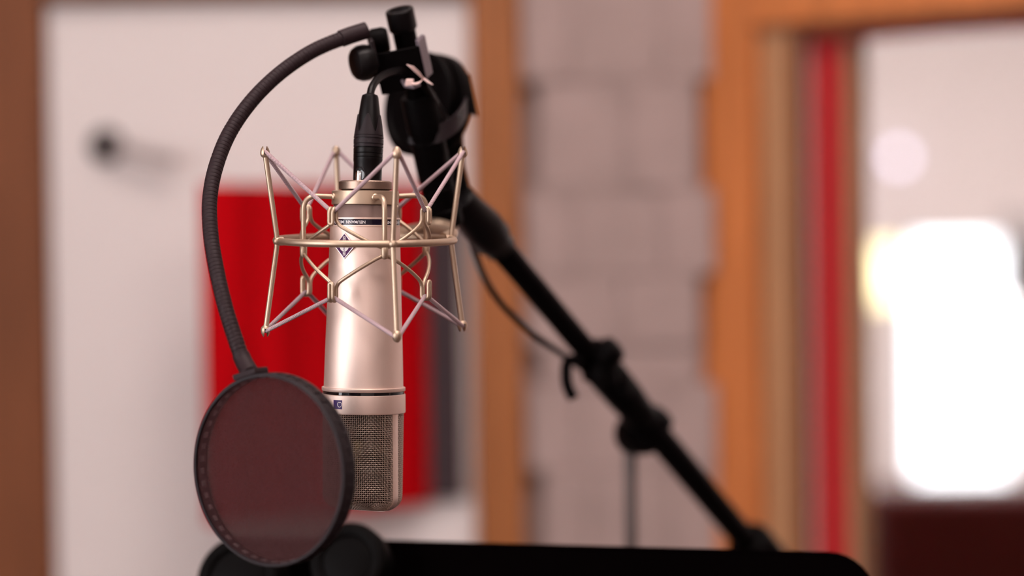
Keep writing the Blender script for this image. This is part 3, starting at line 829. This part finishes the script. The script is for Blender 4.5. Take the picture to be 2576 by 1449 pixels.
# hinge: two discs and a block
hc = P(1068, 264, 1.800)
FH = frame_z(hc, V((-.74, -.65, .15)), toward=V((0, 0, 1)))
hinge = MB().lathe([(30, -15), (38, -14), (39.5, -12), (39.5, -4), (38.5, -3), (35, -2.5), (35, 1), (38, 1.5), (39, 2.5), (39, 7), (37.5, 8.5), (33, 9), (31.5, 6.5), (12, 6.5), (11, 9), (2, 9.5)], FH, 56).build('hinge_disc', 'blackmetal', stand)
MB().box(P(1170, 236, 1.80), RIGHT * .0062 - UP * .001, UP * .0150 - RIGHT * .0030, FWD * .012).build('hinge_stop', 'blackmetal', hinge, bevel=.001)
ribbon(catmull([P(1030, 338, 1.742), P(1068, 343, 1.736), P(1112, 332, 1.737), P(1148, 308, 1.746), P(1170, 276, 1.765), P(1172, 262, 1.785)], 6), UP * .0068, .0008, 'hinge_band', 'greyplastic', hinge)
MB().lathe([(1.6, 0), (1.6, 1.5)], Fr(P(1156, 294, 1.747), RIGHT, UP, -FWD), 12).build('band_rivet', 'glossblack', hinge)
# arm between the hinge and the boom
mb = MB(); mb.tube([P(1128, 300, 1.80), P(1140, 420, 1.805), P(1158, 520, 1.806)], [.010, .0085, .010], 16); mb.build('hinge_arm', 'blackmetal', stand)
# boom
BA, BB = P(1935, 1430, 2.13), P(1162, 508, 1.80)
FBm = frame_z(BB, BA - BB); LB = (BA - BB).length * 1000
def bl(px): return LB * (px - 1162) / (1935 - 1162)
MB().lathe([(9.6, 0), (9.6, bl(1500))], FBm, 32).build('boom_tube', 'blackmetal', stand)
MB().lathe([(11.0, bl(1470)), (11.4, bl(1474)), (11.4, LB)], FBm, 32).build('boom_sleeve', 'blackmetal', stand)
MB().lathe([(9, -6), (12, -4), (12.6, 8), (15.5, bl(1205)), (15.5, bl(1228)), (13, bl(1234)), (12.2, bl(1246)), (9, bl(1250))], FBm, 32).build('boom_collar', 'blackplastic', stand)
# locking clutch with wing knob half way down
mb = MB().lathe([(11.5, bl(1455)), (14.5, bl(1462)), (15.5, bl(1500)), (15, bl(1540)), (13, bl(1585)), (11.2, bl(1592))], FBm, 32); clutch = mb.build('boom_clutch', 'blackmetal', stand)
kc = P(1518, 905, 1.925)
mb = MB(); mb.tube([P(1510, 955, 1.93), kc], [.015, .011], 14); mb.build('knob_stem', 'blackmetal', clutch)
mb = MB(); mb.tube(catmull([kc, P(1500, 880, 1.92), P(1486, 858, 1.918)], 4), [.011] * 3 + [.009] * 3 + [.0075] * 2 + [.0035], 12)
mb.tube(catmull([kc, P(1540, 880, 1.92), P(1553, 868, 1.918)], 4), [.012] * 3 + [.0115] * 3 + [.0095] * 2 + [.005], 12); mb.build('wing_knob', 'blackmetal', clutch)
MB().tube([P(1560, 985, 1.94), P(1585, 978, 1.935)], [.007, .004], 12).build('clutch_lug', 'blackmetal', clutch)
MB().tube(catmull([P(1462, 908, 1.91), P(1430, 908, 1.908), P(1424, 940, 1.905), P(1428, 972, 1.905), P(1443, 1003, 1.905)], 5), .0046, 10).build('cable_hook', 'blackmetal', clutch)
# boom pivot on the upright tube
pv = P(1612, 1090, 2.0)
FP_ = frame_z(pv, V((.35, -.93, .1)), toward=V((0, 0, 1)))
pivot = MB().lathe([(15, -16), (18, -14), (18, 10), (16, 14), (8, 15)], FP_, 32).build('boom_pivot', 'blackmetal', stand)
MB().lathe([(12, 0), (14, 4), (14.5, 12), (12, 20), (3, 23)], frame_z(P(1628, 1085, 2.0), V((.5, -.2, .62))), 24).build('pivot_knob', 'blackmetal', pivot)
MB().tube([P(1584, 1112, 2.02), V((PBASE.x, PBASE.y, .07))], .0058, 16).build('upright_tube', 'polegrey', stand)
FW_ = frame_z(BA, BA - BB)
MB().lathe([(11, -40), (19, -36), (21, -30), (21, 20), (19, 26), (9, 27)], frame_z(P(1925, 1415, 2.125), BA - BB), 32).build('counterweight', 'blackmetal', stand)
MB().lathe([(140, 0), (140, 12), (134, 18), (30, 26), (22, 60), (10, 72)], Fr((PBASE.x, PBASE.y, 0), (1, 0, 0), (0, 1, 0), (0, 0, 1)), 48).build('round_base', 'blackmetal', stand)

# ================================================================== POP FILTER
PF = R_(-37)
pn = XH * math.sin(PF) - YH * math.cos(PF); pt = XH * math.cos(PF) + YH * math.sin(PF)
pz = V((0, 0, 1)) + V((.012, 0, 0)); pz = (pz - pn * pz.dot(pn)).normalized(); pt = (pt - pz * pt.dot(pz)).normalized()
fc = P(687, 1181, 1.548)
FF = Fr(fc, pt, pz, pn)
RH, HH = 62.0, 6.2
pop = thing('pop_filter', 'round dark nylon pop filter on a ribbed black gooseneck in front of the microphone', 'pop filter', fc - pz * .063)
hoop = MB().lathe([(RH - 2.2, -HH), (RH - .4, -HH), (RH, -HH + .6), (RH, -HH + 3.2), (RH - .8, -HH + 3.6), (RH - .8, HH - 3.6), (RH, HH - 3.2), (RH, HH - .6), (RH - .4, HH), (RH - 2.2, HH), (RH - 2.2, -HH)], FF, 120, cap0=False, cap1=False).build('hoop', 'hoop', pop)
for k in range(46):
    a = 2 * math.pi * k / 46; dr = FF.x * math.sin(a) + FF.y * math.cos(a); dt = FF.x * math.cos(a) - FF.y * math.sin(a)
    mb = MB(); mb.box(fc + dr * (RH - 2.6) * .001, dt * .0019, FF.z * .0016, dr * .0005)
    mb.build('hoop_stud', 'stud', hoop, bevel=.0006)
    mb = MB(); mb.box(fc + dr * (RH - .55) * .001 + dt * .003, dt * .0012, FF.z * .0026, dr * .0006)
    mb.build('hoop_tooth', 'hoop', hoop)
for z, nm in ((HH - 1.6, 'front_gauze'), (-HH + 1.6, 'rear_gauze')):
    MB().add([FF.p(0, 0, z)] + [FF.p((RH - 2.2) * math.sin(2 * math.pi * k / 90), (RH - 2.2) * math.cos(2 * math.pi * k / 90), z) for k in range(90)], [[0, 1 + k, 1 + (k + 1) % 90] for k in range(90)]).build(nm, 'nylon' if z > 0 else 'nylon_rear', pop)
an = R_(-16.5)
dr = FF.x * math.sin(an) + FF.y * math.cos(an); dt = FF.x * math.cos(an) - FF.y * math.sin(an)
at_ = fc + dr * (RH - .5) * .001
MB().box(at_ + dr * .002, dt * .0096, FF.z * .0068, dr * .0019).build('hoop_socket', 'gooseneck', pop, bevel=.0006)
gp = [at_ + dr * .002, P(611, 905, 1.565), P(595, 862, 1.568), P(566, 770, 1.576), P(543, 670, 1.588), P(530, 585, 1.600), P(528, 500, 1.612), P(543, 420, 1.624), P(577, 335, 1.637), P(632, 255, 1.650), P(702, 186, 1.663), P(782, 131, 1.676), P(862, 96, 1.686), P(922, 76, 1.692)]
path, Lg = resample(catmull(gp, 12), .0004)
rad = []
for i in range(len(path)):
    s_ = Lg * i / (len(path) - 1); t = (s_ / .00285) % 1.0
    r_ = .00515 if t > .18 else .00484
    if s_ < .018: r_ = .0056 + (.018 - s_) * .02
    if Lg - s_ < .020: r_ = .0060
    rad.append(r_)
MB().tube(path, rad, 18).build('gooseneck', 'gooseneck', pop, smooth=60)
# clamp round the bar
CU = (ut - ub).normalized()
k0 = P(1006, 150, 1.708)
CXv = (RIGHT - CU * RIGHT.dot(CU)).normalized(); CYv = CU.cross(CXv).normalized()
FK = Fr(k0, CXv, CYv, CU)
clamp = MB()
clamp.box(FK.p(0, -13, -4), FK.x * .0165, FK.y * .0012, FK.z * .0145)
clamp.box(FK.p(0, -4, -18), FK.x * .0165, FK.y * .0095, FK.z * .0015)
jaw = clamp.build('clamp_body', 'blackmetal', pop, bevel=.0006)
MB().box(FK.p(17.6, -4.5, 0), FK.x * .0014 - FK.y * .0026, FK.y * .0075 + FK.x * .0022, FK.z * .0145).build('clamp_jaw', 'greymetal', jaw, bevel=.0014)
MB().box(FK.p(-17.0, -4.5, 4), FK.x * .0013 + FK.y * .0012, FK.y * .0085 - FK.x * .0018, FK.z * .0165).build('clamp_plate', 'greyplastic', jaw, bevel=.001)
MB().lathe([(8.5, -3), (9.5, -2), (9.5, 6), (8, 9)], Fr(FK.p(-14.5, 4, 15), FK.y, FK.z, FK.x), 32).build('neck_boss', 'blackmetal', jaw)
MB().lathe([(2.2, -22), (2.2, 8)], Fr(FK.p(-8, 0, 4), FK.y, FK.z, FK.x), 16).build('clamp_screw', 'brass', jaw)
kdir = (-RIGHT * .80 - FWD * .42 - UP * .20).normalized()
MB().lathe([(8, 0), (11.5, 2), (12.6, 6), (12.4, 11), (10.8, 14.5), (7, 16.3), (2, 16.6)], frame_z(P(940, 153, 1.700), kdir, toward=UP), 40, rfun=lambda i, k, r: r * (1 + .02 * math.cos(6 * 2 * math.pi * k / 40))).build('clamp_knob', 'blackplastic', jaw)

# ================================================================== MUSIC STAND + HEADPHONES
dl, drr = P(545, 1355, 1.865), P(2196, 1399, 1.748)
dx = (drr - dl); dw = dx.length; dx.normalize()
back = V((-dx.y, dx.x, 0)).normalized()
dz = (V((0, 0, 1)) - dx * dx.z).normalized(); dn = dx.cross(dz)
if dn.y > 0: dn = -dn                                  # towards the camera
LEANB = R_(20)
dd = (-dz * math.cos(LEANB) + dn * math.sin(LEANB)).normalized()   # down the desk
dnn = dx.cross(dd).normalized()
if dnn.y > 0: dnn = -dnn
base = (dl + drr) / 2 + dd * .2; base = V((base.x, base.y + .05, 0))
ms = thing('music_stand', 'black sheet metal music stand in the foreground at the bottom edge', 'music stand', base)
HD = .33; RCn = .032
out = []
def cornr(cx, cy, a0, a1):
    for k in range(9):
        a = R_(a0 + (a1 - a0) * k / 8); out.append((cx + RCn * math.cos(a), cy + RCn * math.sin(a)))
cornr(RCn, RCn, 180, 270); cornr(dw - RCn, RCn, 270, 360); out += [(dw, HD), (0.0, HD)]
poly = []
for (x, y) in out:
    if not poly or (x, y) != poly[-1]: poly.append((x, y))
MB().prism([dl + dx * x + dd * y for (x, y) in poly], dnn * .0016).build('desk', 'blackmatte', ms)
rim = [dl + dx * x + dd * y for (x, y) in poly if y < HD - .001]
MB().tube([dl + dd * HD] + rim + [dl + dx * dw + dd * HD], .0024, 8).build('desk_rim', 'blackmatte', ms)
lc = dl + dx * dw / 2 + dd * (HD - .005) + dnn * .03
MB().box(lc, dx * (dw / 2), dnn * .03, dd * .001).box(lc + dnn * .03 - dd * .008, dx * (dw / 2), dnn * .001, dd * .009).build('ledge', 'blackmatte', ms)
pc = dl + dx * dw / 2 + dd * .18 - dnn * .02
MB().box(pc + dnn * .008, dx * .03, dd * .04, dnn * .011).build('tilt_bracket', 'blackmetal', ms, bevel=.002)
MB().tube([pc, V((pc.x, pc.y, .25))], .011, 16).build('stand_tube', 'blackmetal', ms)
for k in range(3):
    a = R_(90 + 120 * k); MB().tube(arcpath([V((pc.x, pc.y, .32)), V((pc.x + .26 * math.cos(a), pc.y + .26 * math.sin(a), .06)), V((pc.x + .30 * math.cos(a), pc.y + .30 * math.sin(a), .008))], .05), .008, 10).build('leg', 'blackmetal', ms)

cL, cR_ = P(612, 1464, 1.812), P(884, 1420, 1.805)
hp_ = thing('headphones', 'black closed headphones hung on the left of the music stand', 'headphones', (cL + cR_) / 2 - V((0, 0, .05)))
for (c, rr_) in ((cL, 34), (cR_, 30)):
    fe = Fr(c, dx, dd, dnn)
    cup = MB().lathe([(rr_ * .8, -16), (rr_ * .97, -14), (rr_, -8), (rr_, 2), (rr_ * .93, 8), (rr_ * .75, 12), (rr_ * .3, 14)], fe, 48).build('ear_cup', 'pad', hp_)
    MB().tube([fe.p(rr_ * .78 * math.sin(2 * math.pi * k / 40), rr_ * .78 * math.cos(2 * math.pi * k / 40), 9) for k in range(40)], .0065, 12, closed=True).build('ear_pad', 'pad', cup)
bpts = [cL - dnn * .012 + dx * .004 + dd * -.022, cL - dnn * .045 - dd * .018, cL - dnn * .07 + dd * .06 - dx * .0, (cL + cR_) / 2 - dnn * .08 + dd * .14, cR_ - dnn * .07 + dd * .06, cR_ - dnn * .045 - dd * .018, cR_ - dnn * .012 - dd * .022]
ribbon(catmull(bpts, 8), dx * .0 + (dd * .3 - dnn * .2) * .022, .002, 'headband', 'blackplastic', hp_)

# ================================================================== RED PANEL
YP0, YP1 = 2.72, 2.92
pa0, pa1 = PY(507, 640, YP0), PY(1066, 640, YP1)
zt_, zb2 = PY(560, 462, YP0).z, PY(560, 1318, YP0).z
ra = (V((pa1.x, pa1.y, 0)) - V((pa0.x, pa0.y, 0))); rl = ra.length; ra.normalize(); rn = V((ra.y, -ra.x, 0))
o0 = V((pa0.x, pa0.y, 0))
rp = thing('acoustic_panel', 'red felt acoustic panel with slate end on the white door', 'acoustic panel', o0 + ra * rl / 2 + V((0, 0, zb2)))
NPL = 5
for k in range(NPL):
    s0, s1 = rl * k / NPL, rl * (k + 1) / NPL
    mb = MB(); poly = []
    for j in range(9):
        t = j / 8; poly.append(o0 + ra * (s0 + (s1 - s0) * t) + rn * (.012 + .007 * math.sin(math.pi * t) ** .6) + V((0, 0, zb2)))
    poly += [o0 + ra * s1 + V((0, 0, zb2)), o0 + ra * s0 + V((0, 0, zb2))]
    mb.prism(poly, V((0, 0, zt_ - zb2))).build('felt_pleat', 'red', rp)
e0 = o0 + ra * rl; e1 = PY(1160, 640, YP1 + .0); e1 = V((e1.x, e1.y - .0, 0))
sd = (e1 - e0); sl = sd.length; sd.normalize(); sn = V((sd.y, -sd.x, 0))
MB().prism([e0 + V((0, 0, zb2 + .005)), e1 + V((0, 0, zb2 + .005)), e1 + sn * .018 + V((0, 0, zb2 + .005)), e0 + sn * .018 + V((0, 0, zb2 + .005))], V((0, 0, zt_ - zb2 - .02))).build('slate_end', 'slate', rp)
for zz in (zb2 + .08, zt_ - .08):
    MB().abox(o0.x + .02, o0.x + .05, o0.y + .045, YB - .03, zz - .01, zz + .01).build('wall_bracket', 'blackmetal', rp)

# ================================================================== NEIGHBOURING ROOM FURNITURE
sx0 = PY(2196, 1300, 5.5).x; sz = PY(2300, 1232, 5.5).z
so = thing('sofa', 'dark maroon leather sofa seen from behind through the window', 'sofa', (sx0 + .95, 5.8, 0))
MB().abox(sx0, sx0 + 1.9, 5.5, 5.68, .12, sz).build('backrest', 'maroon', so, bevel=.03)
MB().abox(sx0 + .16, sx0 + 1.74, 5.68, 6.25, .12, .42).build('seat', 'maroon', so, bevel=.03)
for a in (sx0, sx0 + 1.74): MB().abox(a, a + .16, 5.68, 6.25, .12, .55).build('armrest', 'maroon', so, bevel=.03)
for (a, c) in ((.1, .1), (1.75, .1), (.1, .65), (1.75, .65)): MB().abox(sx0 + a, sx0 + a + .05, 5.5 + c, 5.55 + c, 0, .12).build('leg', 'wood_dark', so)
lp = PY(2200, 690, 7.0)
ll = thing('floor_lamp', 'slim floor lamp with glowing pale yellow shade in the far room', 'floor lamp', (lp.x, lp.y, 0))
fl_ = Fr((lp.x, lp.y, 0), (1, 0, 0), (0, 1, 0), (0, 0, 1))
zl = lp.z * 1000
MB().lathe([(95, zl - 80), (72, zl + 80)], fl_, 32, cap0=False, cap1=False).build('lamp_shade', 'shade', ll)
MB().lathe([(8, 15), (8, zl + 60)], fl_, 12).build('pole', 'whitemetal', ll)
MB().lathe([(120, 0), (120, 10), (10, 18)], fl_, 32).build('base', 'whitemetal', ll)
wp = PY(2262, 396, 8.9)
wl = thing('wall_lamp', 'small round glowing lamp high on the far wall', 'wall lamp', (wp.x, 8.99, wp.z))
fwl = Fr((wp.x, 8.99, wp.z), (1, 0, 0), (0, 0, 1), (0, -1, 0))
MB().lathe([(20, -10), (20, 30), (12, 60)], fwl, 24).build('lamp_base', 'whitemetal', wl)
MB().lathe([(10, 60), (19, 68), (24, 82), (22, 96), (13, 106), (2, 110)], fwl, 24).build('bulb', 'bulb', wl)
sp_ = PY(2590, 655, 7.6)
spk = thing('monitor_speaker', 'grey monitor speaker on a stand at the right edge of the far room', 'speaker', (sp_.x, sp_.y, 0))
MB().abox(sp_.x - .08, sp_.x + .08, sp_.y - .1, sp_.y + .1, sp_.z - .13, sp_.z + .13).build('cabinet', 'speaker', spk, bevel=.01)
MB().abox(sp_.x - .015, sp_.x + .015, sp_.y - .015, sp_.y + .015, .02, sp_.z - .13).build('stand_pole', 'whitemetal', spk)
MB().abox(sp_.x - .12, sp_.x + .12, sp_.y - .12, sp_.y + .12, 0, .02).build('stand_foot', 'whitemetal', spk)
for z_, r_ in ((-.04, 55), (.07, 22)):
    MB().lathe([(r_, 0), (r_, 4), (r_ * .9, 5), (r_ * .3, -6 + 8), (2, 4)], Fr((sp_.x, sp_.y - .1, sp_.z + z_), (1, 0, 0), (0, 0, 1), (0, -1, 0)), 24).build('driver', 'blackplastic', spk)

for o in sc.objects:
    if '_o' in o: del o['_o']
